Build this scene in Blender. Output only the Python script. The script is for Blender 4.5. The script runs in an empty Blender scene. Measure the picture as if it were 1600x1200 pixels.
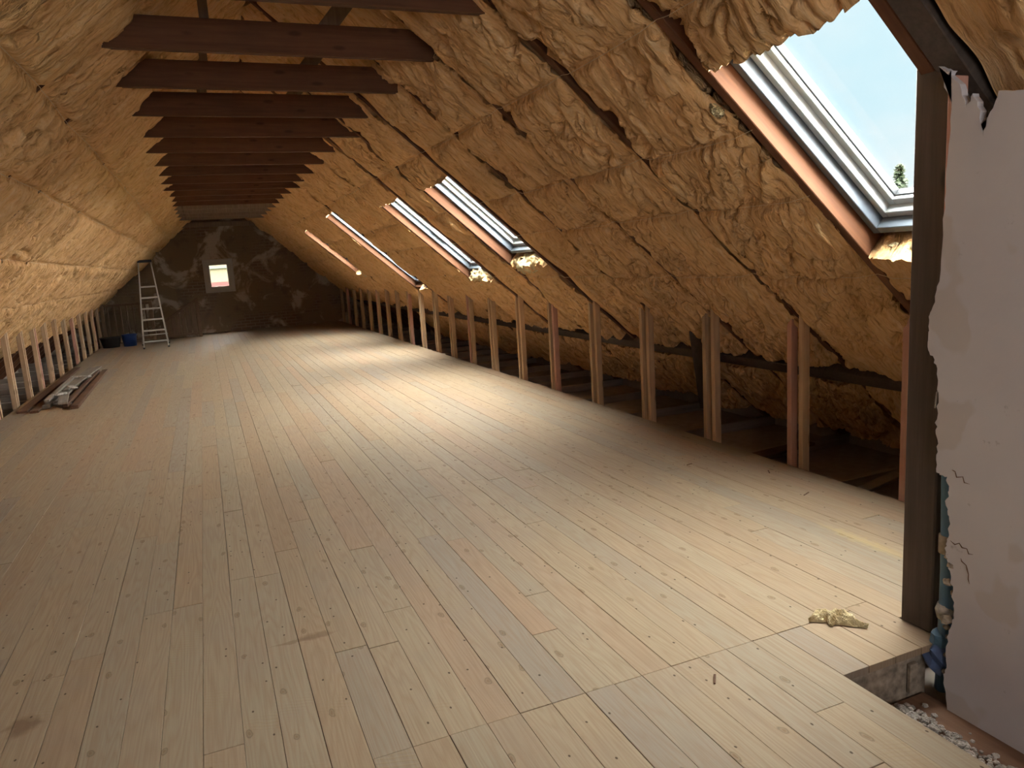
import bpy, math, random
import numpy as np
from mathutils import Matrix, Vector

random.seed(7)
RS = np.random.RandomState(11)
C = bpy.context.scene.collection
SC = bpy.context.scene

# ------------------------------------------------------------------ camera
cam_d = bpy.data.cameras.new('camera'); cam_d.sensor_width = 36.0; cam_d.lens = 26.06
cam_d.clip_start = 0.02; cam_d.clip_end = 500
cam = bpy.data.objects.new('camera', cam_d); C.objects.link(cam)
_R = ((0.92159298, 0.12217959, -0.36842711), (-0.38306653, 0.13305672, -0.91408749), (-0.06266114, 0.98354871, 0.16942705))
_m = Matrix(_R).to_4x4(); _m.translation = (0, 0, 1.57); cam.matrix_world = _m
SC.camera = cam

# ------------------------------------------------------------------ view, sky, sun
vs = SC.view_settings
vs.view_transform = 'Standard'; vs.look = 'None'; vs.gamma = 1.0; vs.use_curve_mapping = False
vs.exposure = 0.6
SC.cycles.max_bounces = 12; SC.cycles.diffuse_bounces = 8; SC.cycles.glossy_bounces = 3
SC.cycles.transparent_max_bounces = 12
SC.cycles.use_denoising = True
SC.cycles.sample_clamp_indirect = 6.0

W = bpy.data.worlds.new('sky'); SC.world = W; W.use_nodes = True
wn = W.node_tree; wn.nodes.clear()
def wnode(t, **k):
    n = wn.nodes.new(t)
    for a, b in k.items(): setattr(n, a, b)
    return n
tc = wnode('ShaderNodeTexCoord'); mp = wnode('ShaderNodeMapping'); mp.inputs['Scale'].default_value = (1.0, 1.0, 2.2)
cn = wnode('ShaderNodeTexNoise'); cn.inputs['Scale'].default_value = 2.3; cn.inputs['Detail'].default_value = 5; cn.inputs['Roughness'].default_value = 0.5
cr = wnode('ShaderNodeValToRGB')
cr.color_ramp.elements[0].position = 0.38; cr.color_ramp.elements[0].color = (0.70, 0.92, 1.0, 1)
cr.color_ramp.elements[1].position = 0.62; cr.color_ramp.elements[1].color = (0.98, 1.0, 1.0, 1)
bg = wnode('ShaderNodeBackground'); bg.inputs['Strength'].default_value = 0.73
wo = wnode('ShaderNodeOutputWorld')
wn.links.new(tc.outputs['Generated'], mp.inputs['Vector']); wn.links.new(mp.outputs['Vector'], cn.inputs['Vector'])
wn.links.new(cn.outputs['Fac'], cr.inputs['Fac']); wn.links.new(cr.outputs['Color'], bg.inputs['Color']); wn.links.new(bg.outputs['Background'], wo.inputs['Surface'])

sd = bpy.data.lights.new('sun', 'SUN'); sd.energy = 118.0; sd.angle = math.radians(158); sd.color = (1.0, 0.97, 0.92)
so = bpy.data.objects.new('sun', sd); C.objects.link(so)
_el, _az = math.radians(32), math.radians(0)          # overcast brightness from the skylight side
so.rotation_euler = Vector((-math.cos(_el)*math.cos(_az), -math.cos(_el)*math.sin(_az), -math.sin(_el))).to_track_quat('-Z', 'Y').to_euler()
so.location = (20, 0, 20)

ad = bpy.data.lights.new('near_end_fill', 'AREA'); ad.shape = 'RECTANGLE'; ad.size = 3.6; ad.size_y = 1.5; ad.energy = 84.0; ad.color = (1.0, 0.97, 0.97)
ao = bpy.data.objects.new('near_end_fill', ad); C.objects.link(ao); ao.location = (0.4, -2.5, 1.9)     # added unseen fill lamp for light from the near end, tilted up at wool
ao.rotation_euler = (math.radians(114), 0, 0)

# ------------------------------------------------------------------ numbers of the place
TAN = 0.89; TH = math.atan(TAN); CT, ST = math.cos(TH), math.sin(TH)
XR, XL = 3.66, -2.47                                    # floor edges
RX, LX, Z0 = 3.66, -2.43, 1.07                          # a point on each slope's inner face
XM = 0.615; SR = 3.045 / CT                             # ridge
YB, YN = 22.3, -2.6                                     # far and near gable
RAF = [-1.75, -0.8, 0.15, 1.1, 2.0, 2.95, 3.91, 4.86, 5.80, 6.78, 7.78, 8.75, 9.75, 10.68, 11.62, 12.50, 13.40, 14.28, 15.22, 16.15, 17.1, 18.05, 19.05, 20.0, 21.0, 21.95]
ORD = ['first', 'second', 'third', 'fourth', 'fifth', 'sixth', 'seventh', 'eighth', 'ninth', 'tenth', 'eleventh', 'twelfth', 'thirteenth', 'fourteenth',
       'fifteenth', 'sixteenth', 'seventeenth', 'eighteenth', 'nineteenth', 'twentieth', 'twenty-first', 'twenty-second', 'twenty-third', 'twenty-fourth', 'twenty-fifth', 'twenty-sixth', 'twenty-seventh']
# skylight bays: index of the nearer rafter -> (lower end, upper end) of the opening in the batts
SKY = {4: (0.57, 1.93), 9: (0.62, 1.90), 11: (0.36, 1.90), 15: (0.06, 2.10), 19: (0.50, 2.0)}

def slope_matrix(side, s=0.0, y=0.0, h=0.0):
    """local x runs up the slope, local z points into the room"""
    if side > 0:
        es, ey, en, q = Vector((-CT, 0, ST)), Vector((0, 1, 0)), Vector((-ST, 0, -CT)), Vector((RX, 0, Z0))
    else:
        es, ey, en, q = Vector((CT, 0, ST)), Vector((0, -1, 0)), Vector((ST, 0, -CT)), Vector((LX, 0, Z0))
    m = Matrix((es, ey, en)).transposed().to_4x4()
    m.translation = q + es*s + Vector((0, 1, 0))*y + en*h
    return m

# ------------------------------------------------------------------ helpers
class MB:
    def __init__(s): s.v = []; s.f = []; s.r = []; s.cur = 0.0
    def add(s, vs, fs):
        b = len(s.v); s.v += [tuple(v) for v in vs]; s.f += [tuple(b+i for i in f) for f in fs]; s.r += [s.cur]*len(vs); return s
    def box(s, x0, x1, y0, y1, z0, z1, c=0.0):
        if c <= 0:
            return s.add([(x0,y0,z0),(x1,y0,z0),(x1,y1,z0),(x0,y1,z0),(x0,y0,z1),(x1,y0,z1),(x1,y1,z1),(x0,y1,z1)],
                         [(3,2,1,0),(4,5,6,7),(0,1,5,4),(1,2,6,5),(2,3,7,6),(3,0,4,7)])
        # box with all twelve edges chamfered
        X, Y, Z = (x0, x1), (y0, y1), (z0, z1); vs = []; idx = {}
        sg = (1, -1)
        for i in (0, 1):
            for j in (0, 1):
                for k in (0, 1):
                    p = (X[i], Y[j], Z[k]); d = (sg[i]*c, sg[j]*c, sg[k]*c)
                    for a in range(3):
                        q = [p[b] + (0 if b == a else d[b]) for b in range(3)]
                        idx[(i,j,k,a)] = len(vs); vs.append(q)
        cen = Vector(((x0+x1)/2, (y0+y1)/2, (z0+z1)/2)); fs = []
        def face(l):
            ps = [Vector(vs[q]) for q in l]; n = (ps[1]-ps[0]).cross(ps[2]-ps[0])
            m = sum(ps, Vector())/len(ps)
            fs.append(tuple(l) if n.dot(m-cen) > 0 else tuple(reversed(l)))
        for a in range(3):
            b, e = [q for q in range(3) if q != a]
            for va in (0, 1):
                l = []
                for vb, ve in ((0,0),(1,0),(1,1),(0,1)):
                    t = [0,0,0]; t[a] = va; t[b] = vb; t[e] = ve; l.append(idx[(*t, a)])
                face(l)
            for vb in (0, 1):
                for ve in (0, 1):
                    l = []
                    for va in (0, 1):
                        t = [0,0,0]; t[a] = va; t[b] = vb; t[e] = ve
                        l += [idx[(*t, b)], idx[(*t, e)]] if va == 0 else [idx[(*t, e)], idx[(*t, b)]]
                    face(l)
        for i in (0, 1):
            for j in (0, 1):
                for k in (0, 1): face([idx[(i,j,k,a)] for a in range(3)])
        return s.add(vs, fs)
    def bar(s, p, q, w, d, up=(0, 0, 1), c=0.0):
        """rectangular bar from p to q; w across, d along 'up'"""
        p, q = Vector(p), Vector(q); L = (q-p).length; z = (q-p)/L
        x = Vector(up).cross(z)
        if x.length < 1e-5: x = Vector((1, 0, 0)).cross(z)
        x.normalize(); y = z.cross(x)
        t = MB().box(-w/2, w/2, -d/2, d/2, 0, L, c)
        return s.add([p + x*v[0] + y*v[1] + z*v[2] for v in t.v], t.f)
    def tube(s, pts, rad, n=8, cap=True):
        pts = [Vector(p) for p in pts]; rads = rad if isinstance(rad, (list, tuple)) else [rad]*len(pts)
        vs = []; fs = []; prev = None
        for i, p in enumerate(pts):
            t = (pts[min(i+1, len(pts)-1)] - pts[max(i-1, 0)]).normalized()
            a = prev if prev is not None else (Vector((1,0,0)) if abs(t.x) < .9 else Vector((0,1,0)))
            a = (a - t*a.dot(t)).normalized(); prev = a; b = t.cross(a)
            for k in range(n):
                g = 2*math.pi*k/n; vs.append(p + (a*math.cos(g) + b*math.sin(g))*rads[i])
        for i in range(len(pts)-1):
            for k in range(n):
                fs.append((i*n+k, i*n+(k+1) % n, (i+1)*n+(k+1) % n, (i+1)*n+k))
        if cap: fs += [tuple(range(n))[::-1], tuple(range((len(pts)-1)*n, len(pts)*n))]
        return s.add(vs, fs)
    def lathe(s, prof, c=(0,0,0), n=24):
        vs = []; fs = []
        for r, z in prof:
            for k in range(n):
                g = 2*math.pi*k/n; vs.append((c[0]+r*math.cos(g), c[1]+r*math.sin(g), c[2]+z))
        for i in range(len(prof)-1):
            for k in range(n): fs.append((i*n+k, i*n+(k+1) % n, (i+1)*n+(k+1) % n, (i+1)*n+k))
        return s.add(vs, fs)
    def mesh(s, name, mat, smooth=False, rnd=False):
        me = bpy.data.meshes.new(name); me.from_pydata([tuple(v) for v in s.v], [], s.f)
        if mat: me.materials.append(mat)
        if smooth: me.polygons.foreach_set('use_smooth', [True]*len(me.polygons))
        if rnd:
            a = me.attributes.new('rnd', 'FLOAT', 'POINT'); a.data.foreach_set('value', s.r)
        me.update(); return me
    def build(s, name, mat, parent=None, smooth=False, rnd=False):
        return link(name, s.mesh(name, mat, smooth, rnd), parent)

def link(name, me, parent=None, mw=None):
    o = bpy.data.objects.new(name, me); C.objects.link(o)
    if parent: o.parent = parent
    if mw is not None: o.matrix_world = mw
    return o
def tag(o, label=None, cat=None, group=None, kind=None):
    if label: o['label'] = label
    if cat: o['category'] = cat
    if group: o['group'] = group
    if kind: o['kind'] = kind
    return o
def empty(name, loc=(0,0,0), rz=0.0):
    o = bpy.data.objects.new(name, None); C.objects.link(o); o.location = loc; o.rotation_euler = (0,0,rz); o.empty_display_size = .1
    return o

# value noise for the relief of the batts and plaster
class VN:
    def __init__(s, seed): s.t = np.random.RandomState(seed).rand(256, 256)
    def __call__(s, x, y):
        x = np.asarray(x, float); y = np.asarray(y, float)
        xi = np.floor(x).astype(int); yi = np.floor(y).astype(int); fx = x-xi; fy = y-yi
        fx = fx*fx*(3-2*fx); fy = fy*fy*(3-2*fy); t = s.t
        a = t[xi & 255, yi & 255]; b = t[(xi+1) & 255, yi & 255]; c = t[xi & 255, (yi+1) & 255]; d = t[(xi+1) & 255, (yi+1) & 255]
        return (a*(1-fx)+b*fx)*(1-fy) + (c*(1-fx)+d*fx)*fy
    def fbm(s, x, y, o=4):
        r = 0; a = .5
        for i in range(o): r = r + a*s(x*2**i+17*i, y*2**i+31*i); a *= .5
        return r/(1-.5**o)
def sstep(a, b, x):
    t = np.clip((x-a)/(b-a), 0, 1); return t*t*(3-2*t)

# ------------------------------------------------------------------ materials
def new_mat(name):
    m = bpy.data.materials.new(name); m.use_nodes = True; nt = m.node_tree; nt.nodes.clear(); return m, nt
class G:
    """small node graph builder"""
    def __init__(s, name):
        s.m, s.nt = new_mat(name)
    def n(s, t, ins=None, **k):
        x = s.nt.nodes.new(t)
        for a, b in k.items(): setattr(x, a, b)
        for a, b in (ins or {}).items(): s.set(x.inputs[a], b)
        return x
    def set(s, i, v):
        if isinstance(v, bpy.types.NodeSocket): s.nt.links.new(v, i)
        elif isinstance(v, bpy.types.Node): s.nt.links.new(v.outputs[0], i)
        else:
            if isinstance(v, tuple) and len(v) == 3 and i.type == 'RGBA': v = (*v, 1)
            i.default_value = v
    def math(s, op, a, b=0.0, c=0.0, clamp=False):
        x = s.n('ShaderNodeMath', operation=op, use_clamp=clamp); s.set(x.inputs[0], a); s.set(x.inputs[1], b); s.set(x.inputs[2], c); return x.outputs[0]
    def vm(s, op, a, b=(0,0,0)):
        x = s.n('ShaderNodeVectorMath', operation=op); s.set(x.inputs[0], a); s.set(x.inputs[1], b); return x.outputs[0]
    def mix(s, f, a, b, mode='MIX'):
        x = s.n('ShaderNodeMix', data_type='RGBA', blend_type=mode); s.set(x.inputs[0], f); s.set(x.inputs[6], a); s.set(x.inputs[7], b); return x.outputs[2]
    def noise(s, v, scale, detail=3.0, rough=.5, w=None, dist=0.0):
        x = s.n('ShaderNodeTexNoise', {'Scale': scale, 'Detail': detail, 'Roughness': rough, 'Distortion': dist}, noise_dimensions='4D' if w is not None else '3D')
        s.set(x.inputs['Vector'], v)
        if w is not None: s.set(x.inputs['W'], w)
        return x.outputs['Fac']
    def ramp(s, f, *st):
        x = s.n('ShaderNodeValToRGB'); e = x.color_ramp.elements
        while len(e) < len(st): e.new(0.5)
        for q, (p, c) in zip(e, st): q.position = p; q.color = (*c, 1) if len(c) == 3 else c
        s.set(x.inputs[0], f); return x.outputs[0]
    def rng(s, f, a, b, c=0.0, d=1.0):
        x = s.n('ShaderNodeMapRange', {'From Min': a, 'From Max': b, 'To Min': c, 'To Max': d}); s.set(x.inputs['Value'], f); return x.outputs[0]
    def bump(s, h, strength, dist):
        return s.n('ShaderNodeBump', {'Strength': strength, 'Distance': dist, 'Height': h}).outputs[0]
    def out(s, color, rough=.8, normal=None, spec=.3, metal=0.0):
        b = s.n('ShaderNodeBsdfPrincipled', {'Base Color': color, 'Roughness': rough, 'Metallic': metal, 'Specular IOR Level': spec})
        if normal is not None: s.set(b.inputs['Normal'], normal)
        s.n('ShaderNodeOutputMaterial', {'Surface': b.outputs[0]}); return s.m

def mat_plain(name, col, rough=.6, metal=0.0, var=.12, scale=14.0, spec=.3):
    g = G(name); t = g.n('ShaderNodeTexCoord').outputs['Object']
    f = g.noise(t, scale, 4)
    c = g.mix(g.rng(f, .3, .7), tuple(x*(1-var) for x in col), tuple(min(1, x*(1+var)) for x in col))
    return g.out(c, rough, g.bump(f, .15, .004), spec, metal)

def mat_floor():
    g = G('floor_board_wood'); P = g.n('ShaderNodeNewGeometry').outputs['Position']
    r = g.n('ShaderNodeAttribute', attribute_name='rnd').outputs['Fac']
    w = g.math('MULTIPLY', r, 57.0)
    off = g.n('ShaderNodeCombineXYZ', {0: g.math('MULTIPLY', r, 13.7), 1: g.math('MULTIPLY', r, 91.3), 2: 0.0}).outputs[0]
    pv = g.vm('ADD', P, off)
    base = g.ramp(g.math('FRACT', g.math('MULTIPLY', r, 7.31)), (0.0, (0.325,0.235,0.152)), (.12, (0.338,0.262,0.177)), (.26, (0.328,0.265,0.185)), (.38, (0.285,0.242,0.182)), (.50, (0.351,0.275,0.185)), (.62, (0.328,0.252,0.168)), (.74, (0.342,0.242,0.162)), (.84, (0.338,0.272,0.188)), (.93, (0.279,0.235,0.185)), (1, (0.351,0.281,0.188)))
    # growth rings drawn out along the board
    n1 = g.noise(g.vm('MULTIPLY', P, (7.0, .55, 1)), 1.0, 2, .5, w)
    ring = g.math('ABSOLUTE', g.math('SUBTRACT', g.math('FRACT', g.math('MULTIPLY', n1, 22.0)), .5))
    ring = g.rng(ring, .0, .35)
    fine = g.noise(g.vm('MULTIPLY', P, (160.0, 3.5, 1)), 1.0, 3, .6, w)
    c = g.mix(g.math('MULTIPLY', g.math('SUBTRACT', 1.0, ring), .36), base, (.25,.165,.10))
    c = g.mix(g.rng(fine, .35, .75, 0, .42), c, (.20,.14,.09))
    blot = g.noise(P, 1.7, 4, .6, w)
    c = g.mix(g.rng(blot, .5, .75, 0, .42), c, (.25,.20,.16))
    # saw chatter across some boards
    pyx = g.n('ShaderNodeSeparateXYZ', {0: g.vm('ADD', P, g.vm('MULTIPLY', g.n('ShaderNodeTexNoise', {'Vector': P, 'Scale': 9.0}).outputs['Color'], (.03,.03,0)))})
    ch = g.math('SINE', g.math('MULTIPLY', g.math('ADD', pyx.outputs[1], g.math('MULTIPLY', pyx.outputs[0], .35)), 300.0))
    cm = g.math('MULTIPLY', g.rng(g.noise(g.vm('MULTIPLY', P, (1.2, 2.0, 1)), 1.6, 2, .5, w), .60, .68), g.rng(ch, .1, .9))
    c = g.mix(g.math('MULTIPLY', cm, .28), c, (.30,.22,.12))
    # knots
    def spots(sx, sy, keep, r0, r1):
        v = g.n('ShaderNodeTexVoronoi', {'Vector': g.vm('ADD', g.vm('MULTIPLY', pv, (sx, sy, 0)), g.vm('MULTIPLY', g.n('ShaderNodeTexNoise', {'Vector': P, 'Scale': 13.0, 'Detail': 3.0}).outputs['Color'], (.22,.22,0))), 'Scale': 1.0}, voronoi_dimensions='2D')
        k = g.math('GREATER_THAN', g.n('ShaderNodeSeparateColor', {0: v.outputs['Color']}).outputs[0], keep)
        return v.outputs['Distance'], g.math('MULTIPLY', g.rng(v.outputs['Distance'], r1, r0), k), k
    d, k, kk = spots(9.0, 4.2, .74, .03, .085)
    halo = g.math('MULTIPLY', g.rng(d, .55, .1), kk)
    swirl = g.math('MULTIPLY', g.rng(g.math('SINE', g.math('MULTIPLY', d, 62.0)), .2, 1), halo)
    c = g.mix(g.math('MULTIPLY', swirl, .20), c, (.30,.20,.11))
    c = g.mix(g.math('MULTIPLY', k, .55), c, (.15,.085,.04))
    rim = g.math('MULTIPLY', g.math('MULTIPLY', g.rng(d, .06, .08), g.rng(d, .115, .09)), kk)
    c = g.mix(g.math('MULTIPLY', rim, .42), c, (.07,.04,.02))
    d2, k2, _ = spots(17.0, 11.0, .86, .05, .085)
    c = g.mix(g.math('MULTIPLY', k2, .85), c, (.045,.028,.015))
    # two dried stains and the trodden dirt
    def stain(px, py, a, rx, ry):
        q = g.vm('SUBTRACT', P, (px, py, 0)); q = g.vm('ADD', q, g.vm('MULTIPLY', g.vm('SUBTRACT', g.n('ShaderNodeTexNoise', {'Vector': P, 'Scale': 22.0, 'Detail': 5.0}).outputs['Color'], (.5,.5,.5)), (.09,.05,0)))
        mp = g.n('ShaderNodeMapping', {'Vector': q, 'Rotation': (0,0,a), 'Scale': (1/rx, 1/ry, 0)})
        return g.rng(g.n('ShaderNodeVectorMath', {0: mp.outputs[0]}, operation='LENGTH').outputs['Value'], 1.1, .5)
    c = g.mix(g.math('MULTIPLY', stain(.27, 3.13, 0.0, .085, .03), .65), c, (.17,.105,.06))
    c = g.mix(g.math('MULTIPLY', stain(.17, 3.12, 0.1, .10, .015), .55), c, (.17,.105,.06))
    c = g.mix(g.math('MULTIPLY', stain(-.80, 2.98, .4, .06, .075), .7), c, (.15,.085,.05))
    c = g.mix(g.math('MULTIPLY', stain(3.0, 2.72, -.55, .05, .32), .16), c, (.62,.45,.12))
    h = g.math('ADD', g.math('MULTIPLY', fine, .5), g.math('MULTIPLY', cm, .6))
    return g.out(c, .68, g.bump(h, .3, .002), .14)

def mat_wood(name, dark, light, axis=1, rough=.75, gs=(1, 1, 1), streak=.8):
    g = G(name); t = g.n('ShaderNodeTexCoord').outputs['Object']; r = g.n('ShaderNodeObjectInfo').outputs['Random']
    w = g.math('MULTIPLY', r, 40.0)
    sc = [38.0, 38.0, 38.0]; sc[axis] = 2.2
    f = g.noise(g.vm('MULTIPLY', t, tuple(sc)), 1.0, 4, .6, w)
    b = g.noise(t, 3.0, 3, .6, w)
    c = g.mix(g.math('MULTIPLY', g.rng(f, .3, .72), streak), dark, light)
    c = g.mix(g.rng(b, .45, .75, 0, .35), c, tuple(x*.6 for x in dark))
    hv = g.n('ShaderNodeHueSaturation', {'Value': g.rng(r, 0, 1, .85, 1.15), 'Color': c}).outputs[0]
    kv = g.n('ShaderNodeTexVoronoi', {'Vector': g.vm('MULTIPLY', t, tuple(3.0 if i == axis else 9.0 for i in range(3))), 'Scale': 1.0})
    hv = g.mix(g.rng(kv.outputs['Distance'], .16, .07, 0, .6), hv, tuple(x*.4 for x in dark))
    return g.out(hv, rough, g.bump(f, .3, .003), .25)

def mat_wool(name, dark, mid, light):
    g = G(name); t = g.n('ShaderNodeTexCoord').outputs['Object']; w = g.math('MULTIPLY', g.n('ShaderNodeObjectInfo').outputs['Random'], 60.0)
    wr = g.vm('ADD', t, g.vm('MULTIPLY', g.vm('SUBTRACT', g.n('ShaderNodeTexNoise', {'Vector': t, 'Scale': 5.0, 'Detail': 3.0}).outputs['Color'], (.5,.5,.5)), (.08,.08,.08)))
    s1 = g.noise(g.vm('MULTIPLY', wr, (5.0, 46.0, 30.0)), 1.0, 5, .62, w)
    s2 = g.noise(g.vm('MULTIPLY', wr, (13.0, 150.0, 60.0)), 1.0, 4, .7, w)
    b = g.noise(t, 2.2, 3, .55, w)
    c = g.ramp(g.rng(s1, .30, .68), (0.0, dark), (.45, mid), (1.0, light))
    c = g.mix(g.rng(s2, .3, .7, .38, 0), c, dark)  # fibre streaks; low strands also painted darker to deepen crease shade
    c = g.mix(g.rng(b, .45, .7, 0, .4), c, tuple(x*.82 for x in mid))
    h = g.math('ADD', g.math('MULTIPLY', s1, .7), g.math('MULTIPLY', s2, .4))
    return g.out(c, .95, g.bump(h, 1.0, .038), .1)

def mat_plaster():
    g = G('old_plaster'); P = g.n('ShaderNodeNewGeometry').outputs['Position']
    b = g.noise(P, 1.6, 4, .5); f = g.noise(P, 16, 5, .6)
    c = g.mix(g.rng(b, .35, .65), (.60,.575,.585), (.68,.66,.66))
    cl = g.noise(P, 3.1, 3, .5); m = g.math('GREATER_THAN', cl, .585)
    c = g.mix(g.math('MULTIPLY', g.rng(cl, .575, .60), .45), c, (.55,.49,.425))
    sc = g.noise(P, 11, 6, .7); c = g.mix(g.rng(sc, .64, .72, 0, .5), c, (.16,.13,.11))
    return g.out(c, .85, g.bump(g.math('ADD', f, g.math('MULTIPLY', m, .3)), .25, .006), .25)

def mat_gable():
    g = G('mottled_gable_render'); P = g.n('ShaderNodeNewGeometry').outputs['Position']
    q = g.n('ShaderNodeCombineXYZ', {0: g.n('ShaderNodeSeparateXYZ', {0: P}).outputs[0], 1: g.n('ShaderNodeSeparateXYZ', {0: P}).outputs[2]}).outputs[0]
    br = g.n('ShaderNodeTexBrick', {'Vector': q, 'Scale': 1.0, 'Mortar Size': .012, 'Brick Width': .25, 'Row Height': .083, 'Color1': (.14,.095,.062, 1), 'Color2': (.18,.12,.078, 1), 'Mortar': (.22,.175,.135, 1)})
    b = g.noise(P, 1.1, 4, .6)
    pl = g.noise(P, 1.3, 6, .62, dist=.6)
    c = g.mix(g.rng(b, .40, .50), br.outputs[0], (.21,.15,.092))
    c = g.mix(g.rng(pl, .53, .60, 0, .85), c, (.48,.41,.33))
    pl2 = g.noise(g.vm('ADD', P, (7,3,2)), 2.1, 5, .6); c = g.mix(g.rng(pl2, .58, .70, 0, .6), c, (.10,.08,.064))
    return g.out(c, .9, g.bump(g.math('ADD', pl, br.outputs[1]), .4, .02), .15)

def mat_glass():
    g = G('window_glass')
    tr = g.n('ShaderNodeBsdfTransparent', {'Color': (.95,.97,.97,1)}); gl = g.n('ShaderNodeBsdfGlossy', {'Roughness': .02})
    fr = g.math('MULTIPLY_ADD', g.math('POWER', g.n('ShaderNodeLayerWeight').outputs['Facing'], 5.0), .7, .03)
    mx = g.n('ShaderNodeMixShader', {0: fr, 1: tr.outputs[0], 2: gl.outputs[0]})
    g.n('ShaderNodeOutputMaterial', {'Surface': mx.outputs[0]}); return g.m

M_floor = mat_floor()
M_wool = mat_wool('mineral_wool', (.50,.255,.10), (.89,.565,.265), (.94,.69,.39))
M_wool_cut = mat_wool('cut_wool', (.50,.36,.17), (.76,.63,.36), (.86,.77,.52))
M_rafter = mat_wood('rafter_wood', (.095,.040,.020), (.17,.072,.033), 0)
M_tie = mat_wood('tie_wood', (.085,.038,.018), (.15,.068,.033), 0)
M_grey = mat_wood('grey_weathered_wood', (.17,.125,.09), (.27,.21,.155), 2)
M_stud = mat_wood('stud_wood', (.42,.28,.17), (.62,.45,.28), 2)
M_studp = mat_wood('pink_stud_wood', (.46,.24,.18), (.60,.36,.28), 2)
M_post = mat_wood('dark_post_wood', (.075,.056,.045), (.13,.10,.08), 2)
M_deck = mat_wood('roof_deck_wood', (.19,.135,.10), (.31,.23,.17), 1)
M_eave = mat_wood('eave_board_wood', (.21,.17,.14), (.34,.28,.23), 0)
M_joist = mat_wood('joist_wood', (.15,.085,.055), (.24,.145,.09), 1)
M_dark = mat_plain('dark_dusty_board', (.28,.235,.20), .95)
M_gable = mat_gable()
M_plaster = mat_plaster()
M_core = mat_plain('crumbled_mortar', (.30,.245,.185), .95, 0, .45, 26)
M_frame = mat_plain('skylight_grey_metal', (.105,.128,.155), .45, .0, .06, 30, .5)
M_sash = mat_plain('skylight_white_sash', (.44,.475,.49), .35, 0, .03, 20, .5)
M_gasket = mat_plain('skylight_black_gasket', (.05,.055,.06), .5)
M_glass = mat_glass()
M_pvc = mat_plain('window_pale_plastic', (.42,.40,.37), .45, 0, .04)
M_alu = mat_plain('ladder_aluminium', (.46,.43,.39), .4, .35, .06)
M_black = mat_plain('black_plastic', (.03,.03,.032), .5)
M_blue = mat_plain('blue_plastic', (.025,.06,.22), .45)
M_bag = mat_plain('dark_rubber', (.035,.032,.03), .7)
M_pipe = mat_plain('blue_pipe', (.085,.175,.27), .45, 0, .12, 9)
M_tape = mat_plain('blue_film', (.10,.15,.28), .35, 0, .2, 30)
M_stair = mat_wood('stair_wood', (.14,.085,.05), (.20,.13,.08), 2)
M_string = mat_plain('string', (.72,.58,.38), .8)
M_old = mat_wood('old_brown_board', (.085,.045,.028), (.16,.085,.05), 1)
M_lath = mat_wood('dusty_lath', (.17,.145,.12), (.28,.245,.205), 1)
M_rub = mat_plain('plaster_rubble', (.40,.365,.325), .95, 0, .45, 40)
M_cream = mat_plain('cream_render', (.075,.064,.042), .9)
M_red = mat_plain('red_plinth', (.055,.016,.015), .9)
M_tileroof = mat_plain('pale_roof', (.045,.055,.053), .8)
M_leaf = mat_plain('leaf', (.018,.03,.009), .7, 0, .4, 6)
M_bark = mat_plain('bark', (.12,.09,.06), .9)
M_grass = mat_plain('ground', (.12,.16,.07), .95)

# ------------------------------------------------------------------ setting: floor
floor = tag(empty('floor'), kind='structure')
rows = [1.97]
rr = random.Random(3)
while rows[0] > XL + .17: rows.insert(0, rows[0] - rr.uniform(.119, .136))
rows[0] = XL
while rows[-1] < XR - .19: rows.append(rows[-1] + rr.uniform(.119, .136))
rows.append(XR)
planks = []
for i in range(len(rows)-1):
    a, b = rows[i], rows[i+1]; xm = (a+b)/2
    y0 = -2.4 if xm < 1.97 else (1.857 if xm < 2.47 else 2.06)
    y1 = YB if xm > -.19 else 21.35
    cuts = [y0]; y = y0 + rr.uniform(.3, 3.0)
    while y < y1 - .5:
        cuts.append(y); y += rr.choice((rr.uniform(.8, 1.8), rr.uniform(1.6, 3.4), rr.uniform(2.4, 4.2)))
    if .3 < xm < 2.3:
        cuts = [q for q in cuts if abs(q-2.2) > .45 or q == y0] + [2.2 + .012*rr.uniform(-1, 1)*0]
        cuts.sort()
    cuts.append(y1)
    for k in range(len(cuts)-1): planks.append((a, b, cuts[k], cuts[k+1], rr.random(), rr.uniform(-.0012, .0012)))
camv = Vector((0, 0, 1.57))
def plank_rank(p):
    x = min(max(.8, p[0]), p[1]); yy = [y for y in np.linspace(p[2], p[3], 7) if y > 1.0]
    if not yy: return 0
    A = 0
    for y in yy:
        d = Vector((p[0], y, -1.57)).length
        inview = -.36*y - .3 < p[0] < 1.3*y + .6
        A += (p[1]-p[0])*(p[3]-p[2])/7*1.57/d**3*(1 if inview else .02)
    return A
planks.sort(key=plank_rank, reverse=True)
rest = MB()
for n, (a, b, c, d, r, dz) in enumerate(planks):
    g1 = .0006 if rr.random() < .7 else .0019; ge = .0012
    mb = MB() if n < 299 else rest
    mb.cur = r; mb.box(a+g1, b-.0006, c+ge, d-ge, -.030+dz, dz, .0011)
    if n < 299: mb.build('plank', M_floor, floor, rnd=True)
tag(rest.build('plank_field', M_floor, floor, rnd=True), kind='stuff')

# under the boards: joists, old boarding in the eaves, trough bottom
sub = MB().box(-5.3, 5.3, YN, YB, -.30, -.26)
tag(sub.build('floor_base', M_dark, floor), kind='structure')

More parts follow.
